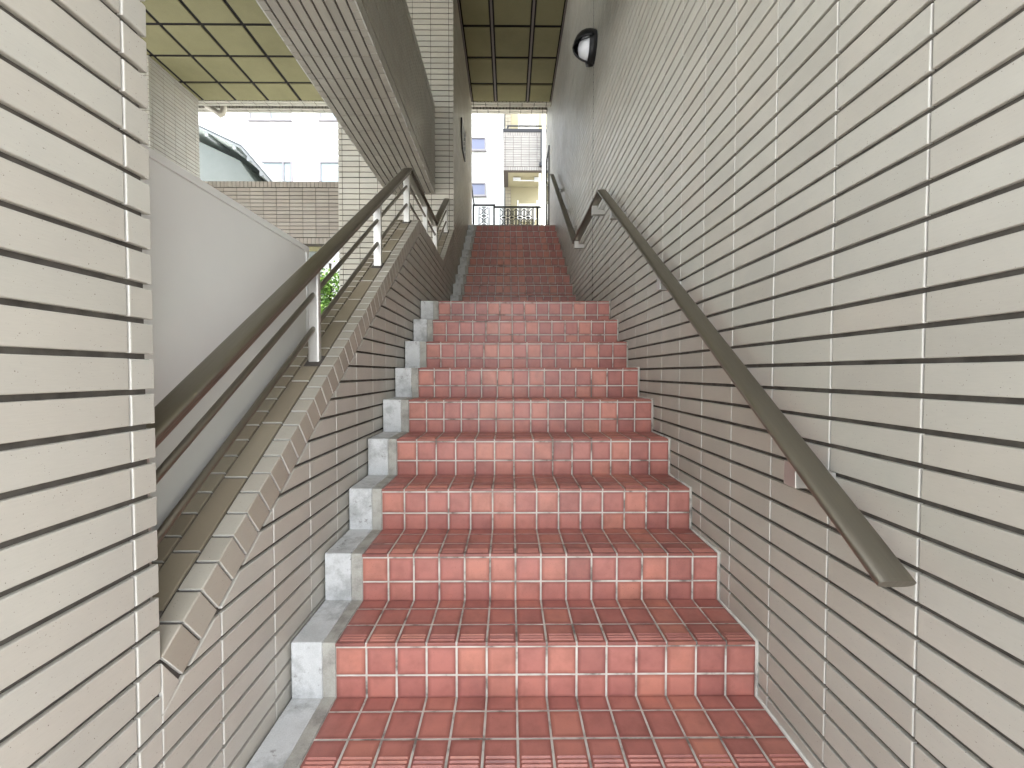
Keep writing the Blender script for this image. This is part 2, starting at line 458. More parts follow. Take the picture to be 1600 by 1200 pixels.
# ================================================================== LEFT PARAPET
ZP0 = -.594; YP0 = .85; ZPL = 1.238; YPA = YP0 + (ZPL - ZP0) / SL; YPB = 4.60; YPC = 5.5
ZPC = ZPL + SL * (YPC - YPB); TH = .20; HB = .118  # coping leg height (vertical)
par = thing('parapet', 'beige tiled parapet wall stepping up beside the left of the stairs under the railing', 'parapet', loc=(XL - .1, 2.5, ZG))
m = MB()
core = [(YP0, ZG), (YPC, ZG), (YPC, ZPC - D), (YPB, ZPL - D), (YPA, ZPL - D), (YP0, ZP0 - D)]
m.prism(core[::-1], 'X', XL - TH + D, XL - D, 1)
yl = joints(YP0, YPC, LY0, MOD)
low = .30
def para_clip(seg, off):
    if seg == 0: return [(-SL, 1, ZP0 - off - SL * YP0)]
    if seg == 1: return [(0, 1, ZPL - off)]
    return [(-SL, 1, ZPL - off - SL * YPB)]
for (a, b, seg) in ((YP0, YPA, 0), (YPA, YPB, 1), (YPB, YPC, 2)):
    pass
zz = joints(ZG, 2.1, LZ0, PIT)
cl0 = para_clip(0, HB + .006)[0]; cl1 = para_clip(1, .10)[0]; cl2 = para_clip(2, HB + .006)[0]
# field below the coping: columns clipped by the concave/convex top line
fr = frame('X', XL, 1)
tile(m, fr, [(.853, ZP0 - .012), (.899, ZP0 - .082), (.853, ZP0 - .120)], .0085, .002)
for i in range(len(yl) - 1):
    ym = (yl[i] + yl[i + 1]) / 2
    cs = [cl0, cl1] if ym < (YPA + YPB) / 2 else None
    if cs: field(m, fr, yl[i:i + 2], zz, clips=cs, skip=lambda u, v: v < under(u) - .3, ch=.0022)
    elif yl[i + 1] <= YPB: field(m, fr, yl[i:i + 2], zz, clips=[cl1], skip=lambda u, v: v < under(u) - .3, ch=.0022)
    elif yl[i] >= YPB: field(m, fr, yl[i:i + 2], zz, clips=[cl2], skip=lambda u, v: v < under(u) - .3, ch=.0022)
    else:
        field(m, fr, [yl[i], YPB], zz, clips=[cl1], skip=lambda u, v: v < under(u) - .3, gu=.004, ch=.0022)
        field(m, fr, [YPB, yl[i + 1]], zz, clips=[cl2], skip=lambda u, v: v < under(u) - .3, gu=.004, ch=.0022)
o = m.build('tile_facing', [TILE_Y, MORTAR, SEAL, BODY_HI]); rebase(o, par)
COPM = wall_tile('weathered_coping_tile', a=(.350, .326, .272), b_=(.305, .280, .228))
# coping: corner tiles on the stair edge, a long row, and small back tiles
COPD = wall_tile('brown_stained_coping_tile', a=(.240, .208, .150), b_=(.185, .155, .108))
m = MB()
def coping(y0, z0, y1, z1):
    d = V3((0, y1 - y0, z1 - z0)); Ln = d.length; U = d.normalized(); Nn = V3((1, 0, 0)).cross(U)
    if Nn.z < 0: Nn = -Nn
    O = V3((0, y0, z0))
    n = max(1, round(Ln / PIT)); us = [Ln * i / n for i in range(n + 1)]
    top = (O, U, V3((1, 0, 0)), Nn)
    field(m, top, us, [XL - .060, XL - .0008], gu=.006, gv=.006, edge=(1, 1, 1, 0), depth=.009, ch=.002)
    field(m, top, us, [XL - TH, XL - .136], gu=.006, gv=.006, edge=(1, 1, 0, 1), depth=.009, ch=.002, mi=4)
    k = max(1, round(Ln / MOD)); ul = [Ln * i / k for i in range(k + 1)]
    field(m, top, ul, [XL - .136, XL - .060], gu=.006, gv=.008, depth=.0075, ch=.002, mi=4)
    fc = (V3((XL, y0, z0)), U, -Nn, V3((1, 0, 0)))
    field(m, fc, us, [.0008, .094], gu=.006, gv=.004, edge=(1, 1, 0, 1), depth=.009, ch=.002)
    bk = (V3((XL - TH, y0, z0)), U, -Nn, V3((-1, 0, 0)))
    field(m, bk, us, [.0008, .094], gu=.006, gv=.004, edge=(1, 1, 0, 1), depth=.009, ch=.002)
coping(YP0, ZP0, YPA, ZPL); coping(YPA, ZPL, YPB, ZPL); coping(YPB, ZPL, YPC, ZPC)
o = m.build('coping', [COPM, MORTAR, SEAL, BODY_HI, COPD]); rebase(o, par)

SIDE[0] = 0
# ================================================================== STAIR CORE WALL (frontal) 
m = MB(); XC0 = -2.236; YF = YPC; YB_ = 8.2
m.box(XC0 + D, XL - D, YF + D, YB_, ZG, ZC + .3, 1)
xs = [XC0, XC0 + .055] + [XL - .06 - MOD * i for i in range(6, -1, -1) if XL - .06 - MOD * i > XC0 + .1] + [XL]
zc = joints(ZG, ZC, LZ0, PIT)
isz = min(range(len(zc)), key=lambda i: abs(zc[i] - 2.545))
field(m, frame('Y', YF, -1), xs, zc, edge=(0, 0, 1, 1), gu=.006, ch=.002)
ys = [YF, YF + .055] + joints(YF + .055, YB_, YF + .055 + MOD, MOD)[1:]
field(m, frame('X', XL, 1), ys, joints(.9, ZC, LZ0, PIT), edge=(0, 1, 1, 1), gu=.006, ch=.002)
m.box(XC0 + .02, XL - .0025, YF + .001, YF + D + .002, zc[isz] - .007, zc[isz] + .007, 2)
tag(m.build('core_wall', [TILE_X, DMORT, SEAL, BODY_HI]), 'beige tiled wall facing the viewer behind the railing where the upper flight begins', 'wall')

# ================================================================== OVERHEAD BEAM / PLANTER WALL
m = MB(); BX0, BX1, BZ0, BZ1, BY0 = -1.60, -.966, 2.351, 3.50, 2.22
m.box(BX0 + D, BX1 - D, BY0, YF + D, BZ0 + D, BZ1 - .01, 1)
yb = joints(BY0, YF - .004, LY0, MOD)
rw = (BX1 - BX0 - .12) / 7
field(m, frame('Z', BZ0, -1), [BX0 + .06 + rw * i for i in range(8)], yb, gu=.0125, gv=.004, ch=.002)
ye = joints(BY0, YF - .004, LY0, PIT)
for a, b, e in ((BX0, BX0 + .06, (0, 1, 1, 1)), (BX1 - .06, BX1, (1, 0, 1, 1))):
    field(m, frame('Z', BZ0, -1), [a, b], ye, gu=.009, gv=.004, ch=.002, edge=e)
SIDE[0] = 3
for X, fc in ((BX1, 1), (BX0, -1)):
    field(m, frame('X', X, fc), ye, [BZ0, BZ0 + .10], gu=.004, edge=(1, 1, 0, 1), ch=.002, mi=4)
    field(m, frame('X', X, fc), yb, [BZ0 + .115 + PIT * i for i in range(14)], ch=.002, mi=4)
    field(m, frame('X', X, fc), ye, [BZ1 - .10, BZ1], gu=.004, edge=(1, 1, 1, 0), ch=.002, mi=4)
SIDE[0] = 0
field(m, frame('Z', BZ1, 1), [BX0 + .06 + rw * i for i in range(8)], yb, gu=.0125, gv=.004, ch=.002)
tag(m.build('overhead_beam', [TILE_B, DMORT, SEAL, BODY_HI, TILE_Y]), 'thick beige tiled beam overhead, running level towards the viewer left of the stairs', 'beam')

# ================================================================== FAR LEFT PIER
m = MB(); PX = -5.9
m.box(PX - .9, PX - D, 6.95 + D, 8.05, ZG, ZC + .3, 1)
zp = joints(1.5, ZC, LZ0, PIT)
field(m, frame('X', PX, 1), [6.95, 7.01] + [7.01 + MOD * i for i in range(1, 5)] + [8.05], zp, edge=(0, 1, 1, 1), gu=.006, ch=.002)
field(m, frame('Y', 6.95, -1), joints(PX - .9, PX - .06, PX - .06, MOD) + [PX], zp, edge=(1, 0, 1, 1), gu=.006, ch=.002)
tag(m.build('far_pier', [TILE_Y, DMORT, SEAL, BODY_HI]), 'tall beige tiled pier at the far left of the covered opening', 'pillar')

# ================================================================== UPPER CORRIDOR PARAPET (far left)
cor = thing('corridor_parapet', 'brown tiled balcony parapet across the left opening with a soldier course on top', 'parapet', loc=(-3.5, 7.6, 2.33))
m = MB(); CX0, CX1, CZ0, CZ1, CY = -6.7, XC0 + .3, 2.335, 3.44, 7.55
m.box(CX0, CX1, CY + D, CY + .18, CZ0, CZ1 - D, 1)
xc = joints(CX0, CX1, -2.3, MOD); xs2 = joints(CX0, CX1, -2.3, PIT)
field(m, frame('Y', CY, -1), xs2, [CZ1 - .105, CZ1], gu=.007, edge=(1, 1, 1, 0), ch=.002)
rr = (CZ1 - CZ0 - .21 - .012) / 13
field(m, frame('Y', CY, -1), xc, [CZ0 + .111 + rr * i for i in range(14)], gu=.007, ch=.002)
field(m, frame('Y', CY, -1), xs2, [CZ0, CZ0 + .105], gu=.007, edge=(1, 1, 0, 1), ch=.002)
field(m, frame('Z', CZ1, 1), xs2, [CY, CY + .09, CY + .18], gu=.007, ch=.002)
m.box(CX0, CX1, CY + .002, CY + D + .002, CZ0 + .111 + rr - .006, CZ0 + .111 + rr + .006, 2)
TILE_D = wall_tile('brown_tile_far', a=(.36, .325, .27), b_=(.32, .285, .235), stretch=(14, 60, 160), rough=.5)
o = m.build('tile_facing', [TILE_D, DMORT, SEAL, BODY_HI]); rebase(o, cor)
m = MB(); m.box(CX0, CX1, CY + .185, 8.02, CZ0 - .004, CZ0 + .2)
o = m.build('floor_slab', OLIVE); rebase(o, cor)

# ================================================================== CEILINGS
def ceiling(name, label, xsegs, ysegs, strips):
    t = thing(name, label, 'ceiling', loc=((xsegs[0][0] + xsegs[-1][1]) / 2, 4, ZC))
    mb = MB(); mb.box(xsegs[0][0] - .1, xsegs[-1][1] + .1, ysegs[0][0] - .1, YC - .002, ZC + .016, ZC + .10)
    rebase(mb.build('dark_backing', DBROWN), t)
    mb = MB()
    for a, b in xsegs:
        for c, d in ysegs:
            k = .006; z0, z1 = ZC, ZC + .0155
            h = random.uniform(-.0008, .0008)
            vs = [(a, c, z1), (b, c, z1), (b, d, z1), (a, d, z1), (a + .001, c + .001, z0 + .004 + h), (b - .001, c + .001, z0 + .004 + h), (b - .001, d - .001, z0 + .004 + h), (a + .001, d - .001, z0 + .004 + h),
                  (a + k, c + k, z0 + h), (b - k, c + k, z0 + h), (b - k, d - k, z0 + h), (a + k, d - k, z0 + h)]
            mb.add(vs, [(0, 1, 5, 4), (1, 2, 6, 5), (2, 3, 7, 6), (3, 0, 4, 7), (4, 5, 9, 8), (5, 6, 10, 9), (6, 7, 11, 10), (7, 4, 8, 11), (8, 9, 10, 11)])
    rebase(mb.build('board_panels', OLIVE), t)
    if strips:
        mb = MB()
        for a, b in strips: mb.box(a, b, ysegs[0][0], YC - .004, ZC - .001, ZC + .020)
        rebase(mb.build('cover_strip', STRIP), t)
    return t
G = .027
YCUT = -1.6  # unseen near edge of roof and ceilings, placed for the fall of light
SOY = -.6  # unseen near edge of the added soffit, placed to shape the light
yj = [7.60 - .62 * i for i in range(30) if 7.60 - .62 * i > YCUT + .2]
yseg = [(YCUT, yj[-1] - G)] + [(yj[i + 1] + G, yj[i] - G) for i in range(len(yj) - 2, -1, -1)] + [(yj[0] + G, YC - .02)]
ceiling('passage_ceiling', 'dark panelled ceiling over the upper flight, three boards wide with cover strips', 
        [(XL + .045, -.292), (-.214, .316), (.394, XR - .045)],
        yseg, [(-.268, -.238), (.340, .370), (XL + .004, XL + .024), (XR - .024, XR - .004)])
xj = [-5.84 + .62 * i for i in range(-8, 9)]
xj = [x for x in xj if x < XL - .15]
xseg = [(xj[i] + G, xj[i + 1] - G) for i in range(len(xj) - 1)] + [(xj[-1] + G, XL - .02)]
ceiling('lobby_ceiling', 'olive square panelled ceiling over the open space left of the beam', xseg, yseg, None)

# unseen lower soffit added behind and above the camera to shade the walls
lo = thing('unseen_shade_soffit', 'unseen olive soffit added over the foot of the stairs to shade the upper walls', 'ceiling', loc=(-2, 0, 2.36))
m = MB(); m.box(-7, XR + .2, SOY, 2.2, 2.37, 3.4); rebase(m.build('slab', PAVE), lo)
m = MB()
for i in range(13):
    for j in range(8):
        x1 = XR - .012 - .62 * i; y1 = 2.19 - .62 * j
        if y1 - .6 > SOY: m.box(x1 - .585, x1, y1 - .585, y1, 2.345, 2.369)
rebase(m.build('board_panels', OLIVE), lo)
# roof slab, unseen near end added for shade, and two tiled edge beams
m = MB(); m.box(-12, XR + .4, YCUT - .3, 9.4, 6.28, 6.6)
m.box(-12, XR + .3, YCUT - .3, YC, ZC + .101, ZC + .35)
tag(m.build('roof_slab', PAVE), 'flat roof slab over the stairs and the open space, unseen near end added for shade', 'roof')
def edge_beam(name, label, y0, y1, z0, z1):
    mb = MB(); mb.box(-7.5, XR - .002, y0 + D, y1 - D, z0 + D, z1, 1)
    xs_ = joints(-7.5, XR - .004, .02, MOD)
    field(mb, frame('Z', z0, -1), xs_, [y0 + (y1 - y0) * i / 2 for i in range(3)], gu=.013, gv=.016, ch=.002)
    field(mb, frame('Y', y0, -1), joints(-7.5, XR - .004, .02, PIT), [z0, z0 + .07], gu=.013, edge=(1, 1, 0, 1), ch=.002)
    field(mb, frame('Y', y0, -1), xs_, [z0 + .07 + PIT * i for i in range(6) if z0 + .07 + PIT * i < z1], gu=.013, ch=.002)
    return tag(mb.build(name, [TILE_X, DMORT, SEAL, BODY_HI]), label, 'beam')
edge_beam('edge_beam', 'nearer beige tiled lintel strip where the panelled ceilings end', YC, YC + .15, ZC, 6.25)
edge_beam('edge_beam', 'farther beige tiled lintel strip just above the daylight openings', 9.0, 9.16, 5.635, 6.25)

# ================================================================== PALE WALL LEFT OF PARAPET
pw = thing('partition_wall', 'smooth pale grey partition wall with a thin rim, seen over the left railing', 'wall', loc=(-1.0, 0, ZG))
m = MB(); m.box(-1.04, -.962, -.3, 2.00, ZG, .598)
rebase(m.build('panel', WPANEL, bevel=.003), pw)
m = MB(); m.box(-1.046, -.956, -.3, 2.008, .576, .602); m.box(-1.046, -.956, 1.98, 2.008, ZG, .5755)
rebase(m.build('rim', WPANEL, bevel=.003), pw)

# ================================================================== HANDRAIL, RIGHT WALL
hr = thing('wall_handrail', 'flat bronze handrail on brackets along the right tiled wall', 'handrail', loc=(.741, 3, 0))
RX = .741; RZK = 1.455
def rpt(y): return RZK + SL * (y - 3.34)
YA, YB2 = 3.34, 4.66
rail_pts = [(RX, .775, rpt(.775)), (RX, YA, RZK), (RX, YB2, RZK), (RX, 7.25, RZK + .765 * (7.25 - YB2))]
m = MB(); m.tube(rail_pts, .0365, 40, r2=.0115, power=3, split=True)
rebase(m.build('rail', BRONZE), hr)
for y in (1.30, 1.53, 1.80, 2.15):
    m = MB(); z = rpt(y); d = V3((0, 1, SL)).normalized()
    p = V3((RX, y, z)); m.tube([p - d * .0012, p + d * .0012], .0354, 20, r2=.0109, power=3)
    rebase(m.build('joint_line', STRIP), hr)
def zrail(y): return rpt(y) if y < YA else (RZK if y < YB2 else RZK + .765 * (y - YB2))
for y in (1.05, 2.0, 2.96, 3.62, 4.58, 5.17, 5.77, 6.62):
    z = zrail(y); k = MB(); sl_ = 0 if YA < y < YB2 else .0225 * SL
    k.box(RX - .022, RX + .022, y - .0225, y + .0225, z - .086, z - .006 - sl_)
    k.box(RX + .022, XR - .0005, y - .0225, y + .0225, z - .086, z - .046)
    rebase(k.build('bracket', STEEL, bevel=.002), hr)

# ================================================================== RAILING ON THE PARAPET
ra = thing('parapet_railing', 'bronze railing with steel posts and two round lower bars on the left parapet', 'railing', loc=(-.81, 3, 0))
LX = -.812
def lz(y): return ZPL + (SL * (y - YPA) if y < YPA else (0 if y < YPB else SL * (y - YPB)))
def lpts(h, y0=.87, y1=5.47):
    return [(LX, y0, lz(y0) + h), (LX, YPA, ZPL + h), (LX, YPB, ZPL + h), (LX, y1, lz(y1) + h)]
m = MB(); m.tube(lpts(.402), .0365, 40, r2=.0115, power=3, split=True); rebase(m.build('top_rail', BRONZE), ra)
m = MB(); m.tube(lpts(.380), .025, 24, r2=.0095, power=5, split=True); rebase(m.build('under_rail', BRONZE), ra)
for h in (.28, .14):
    m = MB(); m.tube(lpts(h, y1=5.40), .0105, 10); rebase(m.build('round_bar', BRONZE), ra)
for y in (.90, 1.74, 2.59, 3.33, 4.06, 4.60, 5.40):
    k = MB(); z = lz(y)
    pts = []
    for j in range(16):
        a = 2 * pi * j / 16; ca, sa = cos(a), sin(a)
        pts.append((LX + math.copysign(abs(ca) ** .45, ca) * .024, y + math.copysign(abs(sa) ** .45, sa) * .013))
    k.prism(pts, 'Z', z - .02, z + .385)
    p = k.build('post', STEEL, bevel=.0015); rebase(p, ra)
    k = MB(); k.tube([(LX, y - .032, lz(y - .032) + .0015), (LX, y + .026, lz(y + .026) + .0015)], .033, 12, r2=.004)
    c = k.build('base_seal', RUBBER); c.parent = p; 

# ================================================================== WALL LAMP
LYc, LZc = 4.06, 3.125
lamp = thing('wall_lamp', 'round bulkhead lamp with black cage and white globe high on the right wall', 'lamp', loc=(XR, LYc, LZc))
def disc_ring(mb, x, r, n=28): return [(x, LYc + r * cos(2 * pi * j / n), LZc + r * sin(2 * pi * j / n)) for j in range(n)]
def lathe(prof, n=28):
    mb = MB(); vs = []
    for x, r in prof: vs += disc_ring(mb, XR - x, r, n)
    fs = []
    for i in range(len(prof) - 1):
        for j in range(n): fs.append((i * n + j, (i + 1) * n + j, (i + 1) * n + (j + 1) % n, i * n + (j + 1) % n))
    fs.append(tuple(range((len(prof) - 1) * n, len(prof) * n)))
    mb.add(vs, fs, smooth=True); return mb
rebase(lathe([(0, .140), (.03, .146), (.062, .144), (.068, .125)]).build('backplate', BLACKM), lamp)
rebase(lathe([(.060, .112), (.09, .106), (.12, .088), (.143, .060), (.155, .030), (.158, .004)]).build('globe', OPAL), lamp)
m = MB()   # half hood over the upper side and a thin guard ring round the globe
n = 24; prof = [(.03, .148), (.06, .150), (.10, .146), (.14, .130), (.175, .100), (.20, .055), (.208, .02)]
vs = []
for x, r in prof:
    for j in range(n + 1):
        a = radians(4) + radians(172) * j / n
        vs.append((XR - x, LYc + r * cos(a), LZc + r * sin(a)))
k_ = n + 1
m.add(vs, [(i * k_ + j, (i + 1) * k_ + j, (i + 1) * k_ + j + 1, i * k_ + j + 1) for i in range(len(prof) - 1) for j in range(n)], smooth=True)
o = m.build('hood', BLACKM); rebase(o, lamp); sm = o.modifiers.new('s', 'SOLIDIFY'); sm.thickness = .006
m = MB()
arc = [(XR - .205 * sin(t), LYc, LZc + .138 * cos(t)) for t in [pi * i / 16 for i in range(17)]]
m.tube(arc, .009, 8)
arc = [(XR - .205 * sin(t), LYc + .138 * cos(t), LZc) for t in [pi * i / 16 for i in range(17)]]
m.tube(arc, .004, 8)
rebase(m.build('guard', BLACKM), lamp)

# ================================================================== DOOR IN THE RIGHT WALL, UPPER LANDING
dr = thing('door', 'dark bronze framed door set in the right wall at the top landing', 'door', loc=(XR, 8.8, Z_TOP))
m = MB()
for a, b in ((8.50, 8.56), (9.08, 9.15)): m.box(XR - .022, XR + .0005, a, b, Z_TOP, 4.62)
m.box(XR - .022, XR + .0005, 8.56, 9.08, 4.56, 4.62); m.box(XR - .022, XR + .0005, 8.56, 9.08, Z_TOP, Z_TOP + .08)
DOORM = mat('dark_bronze_door_metal', (.05, .042, .038), .4, .6)
rebase(m.build('frame', DOORM), dr)
m = MB(); m.box(XR - .010, XR + .0005, 8.5605, 9.0795, Z_TOP + .0805, 4.5595)
rebase(m.build('leaf', mat('dark_door_glass', (.04, .045, .055), .12)), dr)
m = MB(); m.box(XR - .06, XR - .045, 8.62, 8.635, 3.5, 3.9); m.box(XR - .05, XR - .0105, 8.62, 8.635, 3.52, 3.535); m.box(XR - .05, XR - .0105, 8.62, 8.635, 3.865, 3.88)
rebase(m.build('pull_handle', STEEL), dr)

# ================================================================== SIGN ON THE PASSAGE WALL (seen edge-on)
sg = thing('wall_sign', 'narrow black plaque with raised white figures seen edge-on on the left passage wall', 'sign', loc=(XL, 6.55, 3.6))
m = MB(); m.prism([(6.32, 3.84), (6.30, 3.60), (6.42, 3.42), (6.80, 3.42), (6.84, 3.60), (6.78, 3.84)], 'X', XL - .001, XL + .022)
rebase(m.build('plaque', BLACKM, bevel=.003), sg)
for i, z in enumerate((3.50, 3.58, 3.66, 3.74)):
    m = MB(); m.tube([(XL + .022, 6.52 + .02 * i, z + .02), (XL + .034, 6.56 + .02 * i, z + .045), (XL + .034, 6.62 + .02 * i, z + .01), (XL + .022, 6.66, z - .01)], .007, 8)
    rebase(m.build('raised_figure', WHITEP), sg)

# ================================================================== LANDING BALUSTRADE (wrought iron)
fe = thing('iron_balustrade', 'black iron balustrade with crossed ornament panels at the top landing', 'railing', loc=(0, 9.25, Z_TOP))
FY = 9.25
m = MB(); m.box(-.8, -.306, FY - .02, FY + .02, 3.695, 3.725); rebase(m.build('rail_frame', BLACKM), fe)
m = MB(); m.box(-.345, .705, FY - .02, FY + .02, 3.655, 3.685)
rebase(m.build('top_rail', BLACKM), fe); m = MB()
m.box(-.345, .66, FY - .012, FY + .012, Z_TOP + .1, Z_TOP + .125); rebase(m.build('bottom_rail', BLACKM), fe)
m = MB(); m.box(-.80, -.36, FY - .012, FY + .012, Z_TOP + .1, Z_TOP + .125); rebase(m.build('bottom_rail', BLACKM), fe)
m = MB(); m.tube([(-.815, FY, 4.12), (-.795, FY, 3.9), (-.765, FY, 3.70)], .016, 8)
rebase(m.build('sloping_stay', BLACKM), fe)
for x in (-.785, -.33, .63):
    m = MB(); m.box(x - .018, x + .018, FY - .018, FY + .018, Z_TOP - .0015, 3.66 if x > -.4 else 3.70); rebase(m.build('post', BLACKM), fe)
def orn(cx, cz, w, h):
    k = MB(); r = .0075
    for a, b in (((-w, -h), (w, h)), ((-w, h), (w, -h))):
        k.tube([(cx + a[0], FY, cz + a[1]), (cx + b[0], FY, cz + b[1])], r, 6)
    k.tube([(cx + .035 * cos(2 * pi * j / 12), FY, cz + .035 * sin(2 * pi * j / 12)) for j in range(13)], r, 6)
    for s in (-1, 1):
        k.tube([(cx - w, FY, cz + s * h), (cx - w * .45, FY, cz + s * h * .45), (cx, FY, cz + s * h * .75), (cx + w * .45, FY, cz + s * h * .45), (cx + w, FY, cz + s * h)], r, 6)
        k.tube([(cx - w * .5, FY, cz + s * h), (cx + w * .5, FY, cz + s * h)], r * 1.3, 6)
        k.tube([(cx + s * w, FY, cz - h), (cx + s * w, FY, cz + h)], r, 6)
    return k
for cx in (-.115, .065, .245, .425):
    for r_ in range(4):
        rebase(orn(cx, 3.54 - .20 * r_, .082, .09).build('ornament', BLACKM), fe)
for r_ in range(4): rebase(orn(-.555, 3.575 - .20 * r_, .095, .09).build('ornament', BLACKM), fe)
for x in (.525, .545, -.68, -.43):
    m = MB(); m.tube([(x, FY, Z_TOP + .12), (x, FY, 3.66)], .007, 6)
    rebase(m.build('thin_bar', BLACKM), fe)

SIDE[0] = 0
# ================================================================== BUILDINGS BEYOND THE TOP LANDING
def window(parent, x0, x1, z0, z1, Y, glass, fw=.05, mull=None, depth=.06):
    """frame proud of the wall face at Y (facing -Y), pane behind it"""
    m = MB()
    m.box(x0, x1, Y - depth, Y + .01, z1 - fw, z1); m.box(x0, x1, Y - depth, Y + .01, z0, z0 + fw)
    m.box(x0, x0 + fw, Y - depth, Y + .01, z0 + fw, z1 - fw); m.box(x1 - fw, x1, Y - depth, Y + .01, z0 + fw, z1 - fw)
    if mull: m.box(mull - fw / 2, mull + fw / 2, Y - depth, Y + .01, z0 + fw, z1 - fw)
    m.box(x0 - .03, x1 + .03, Y - depth - .03, Y, z0 - .04, z0)
    f = m.build('window', FRAMEA); rebase(f, parent)
    k = MB(); k.box(x0 + fw, x1 - fw, Y - .02, Y - .005, z0 + fw, z1 - fw)
    g = k.build('pane', glass); g.parent = f
wt = thing('white_apartment_block', 'white tiled apartment block with small square blue windows beyond the top landing', 'building', loc=(-3, 15, ZG))
m = MB(); m.box(-4.0, -.16, 15, 21, ZG, 13, 0)
fr = frame('Y', 15, -1)
WTILE = mat('white_glazed_tile', (.74, .76, .75), .4)
g_, v_ = coords(WTILE)
L(WTILE, mix(WTILE, g_.outputs['Random Per Island'], (.68, .71, .69), (.80, .80, .80)), WTILE.node_tree.nodes['Principled BSDF'].inputs['Base Color'])
m2 = MB(); field(m2, frame('Y', 14.99, -1), joints(-2.4, -.165, -.165, .24), joints(3.6, 9.6, 4, .12), gu=.008, gv=.008, depth=.01, ch=.002)
rebase(m.build('wall', mat('pale_grey_backing', (.55, .57, .56), .8)), wt); rebase(m2.build('tile_cladding', WTILE), wt)
window(wt, -1.42, -.83, 7.93, 8.37, 14.98, GLASSB, .035); window(wt, -1.42, -.83, 6.33, 6.78, 14.98, GLASSB, .035)
m = MB(); m.box(-2.4, -.165, 14.965, 14.9895, 8.98, 9.00); rebase(m.build('string_line', GREYP), wt)

bg_ = thing('cream_apartment_building', 'cream rendered apartment building with tiled balconies beyond the top landing', 'building', loc=(1, 14, ZG))
m = MB(); m.box(-.12, 5.0, 13.6, 20, ZG, 12, 0)
rebase(m.build('wall', CREAM), bg_)
m = MB(); CT = wall_tile('cream_tile', a=(.29, .26, .19), b_=(.26, .235, .17), stretch=(14, 60, 160), rough=.5)
m.box(-.12, .06, 13.57, 13.60, 4, 10, 1)
field(m, frame('Y', 13.56, -1), [-.12, -.06, .0, .06], joints(4.2, 9.2, 4.2, .115), gu=.012, gv=.012, depth=.011)
rebase(m.build('corner_tiling', [CT, MORTAR]), bg_)
BT = wall_tile('grey_cream_tile', a=(.24, .23, .205), b_=(.21, .20, .18), stretch=(14, 60, 160), rough=.5)
def balcony(z0, z1):
    m = MB(); Y = 12.45; x0, x1 = -.165, 1.15
    m.box(x0 + D, x1, Y + D, Y + .14, z0, z1, 1); m.box(x0 + D, x0 + .14, Y + .14, 13.59, z0, z1, 1)
    mod = .235 * 1.0
    xs_ = joints(x0, x1, x0 + .06, MOD)
    field(m, frame('Y', Y, -1), xs_, [z0 + .115 + PIT * i for i in range(int((z1 - z0 - .2) / PIT) + 1)], gu=.009, gv=.010)
    s_ = joints(x0, x1, x0, PIT)
    field(m, frame('Y', Y, -1), s_, [z0, z0 + .11], gu=.009); field(m, frame('Y', Y, -1), s_, [z1 - .10, z1 - .0], gu=.009)
    field(m, frame('X', x0, -1), joints(Y, 13.58, Y + .06, MOD), joints(z0, z1, z0, PIT), gu=.009, gv=.010)
    b = m.build('balcony', [BT, DMORT]); rebase(b, bg_)
    k = MB(); k.box(x0 - .01, x1, Y - .015, Y + .16, z1 + .002, z1 + .09); k.box(x0 - .01, x0 + .16, Y + .16, 13.58, z1 + .002, z1 + .09)
    k.tube([(x0 + .10, Y + .07, z1 + .05), (x0 + .14, Y + .07, z1 + .22), (x1 - .25, Y + .07, z1 + .22), (x1 + .02, Y + .07, z1 + .22)], .022, 8)
    c = k.build('cap_rail', BLACKM); c.parent = b
    k = MB(); k.box(x0 + .14, x1, Y + .141, 13.59, z0 + .02, z0 + .16)
    c = k.build('balcony_floor', CREAM); c.parent = b
balcony(6.02, 7.14); balcony(2.9, 4.02)
m = MB(); m.tube([(.29, 12.9, 5.93), (.84, 12.9, 5.93)], .02, 8); m.box(.13, .36, 12.85, 12.93, 5.93, 6.0); m.box(.78, .92, 12.87, 12.92, 5.9, 6.02)
rebase(m.build('ceiling_pipe', GREYP), bg_)
m = MB(); m.tube([(1.02, 12.30, ZG), (1.02, 12.30, 9.2)], .05, 12); m.tube([(.93, 12.6, ZG), (.93, 12.6, 6.0)], .035, 12)
rebase(m.build('downpipe', WHITEP), bg_)
m = MB(); m.tube([(.96, 12.40, 6.2), (.96, 12.40, 7.1)], .025, 8); m.box(.90, 1.02, 12.36, 12.44, 6.12, 6.22)
rebase(m.build('bracket_pole', BLACKM), bg_)
def acunit(x, z, label):
    t = thing('air_conditioner', label, 'air conditioner', 'air conditioners on the cream building', loc=(x, 13.3, z))
    k = MB(); k.box(x - .26, x + .26, 13.12, 13.42, z, z + .46); rebase(k.build('casing', ACM, bevel=.015), t)
    k = MB(); k.tube([(x - .06 + .17 * cos(a), 13.112, z + .23 + .17 * sin(a)) for a in [2 * pi * j / 20 for j in range(21)]], .007, 6)
    for q in range(5): k.box(x - .21, x + .09, 13.108, 13.114, z + .10 + q * .065, z + .106 + q * .065)
    rebase(k.build('fan_grille', WOODG), t)
    k = MB(); k.box(x - .24, x - .20, 13.1, 13.6, z - .05, z - .001); k.box(x + .20, x + .24, 13.1, 13.6, z - .05, z - .001); k.tube([(x - .3, 13.1, z - .03), (x - .3, 13.1, z + .55)], .012, 6); k.tube([(x + .3, 13.1, z - .03), (x + .3, 13.1, z + .55)], .012, 6)
    k.tube([(x - .3, 13.1, z - .02), (x + .3, 13.1, z - .02)], .012, 6)
    rebase(k.build('stand', GREYP), t)
acunit(.58, 4.86, 'small air conditioner on a stand above the lower balcony')
acunit(.60, 7.62, 'small air conditioner seen above the tiled upper balcony')

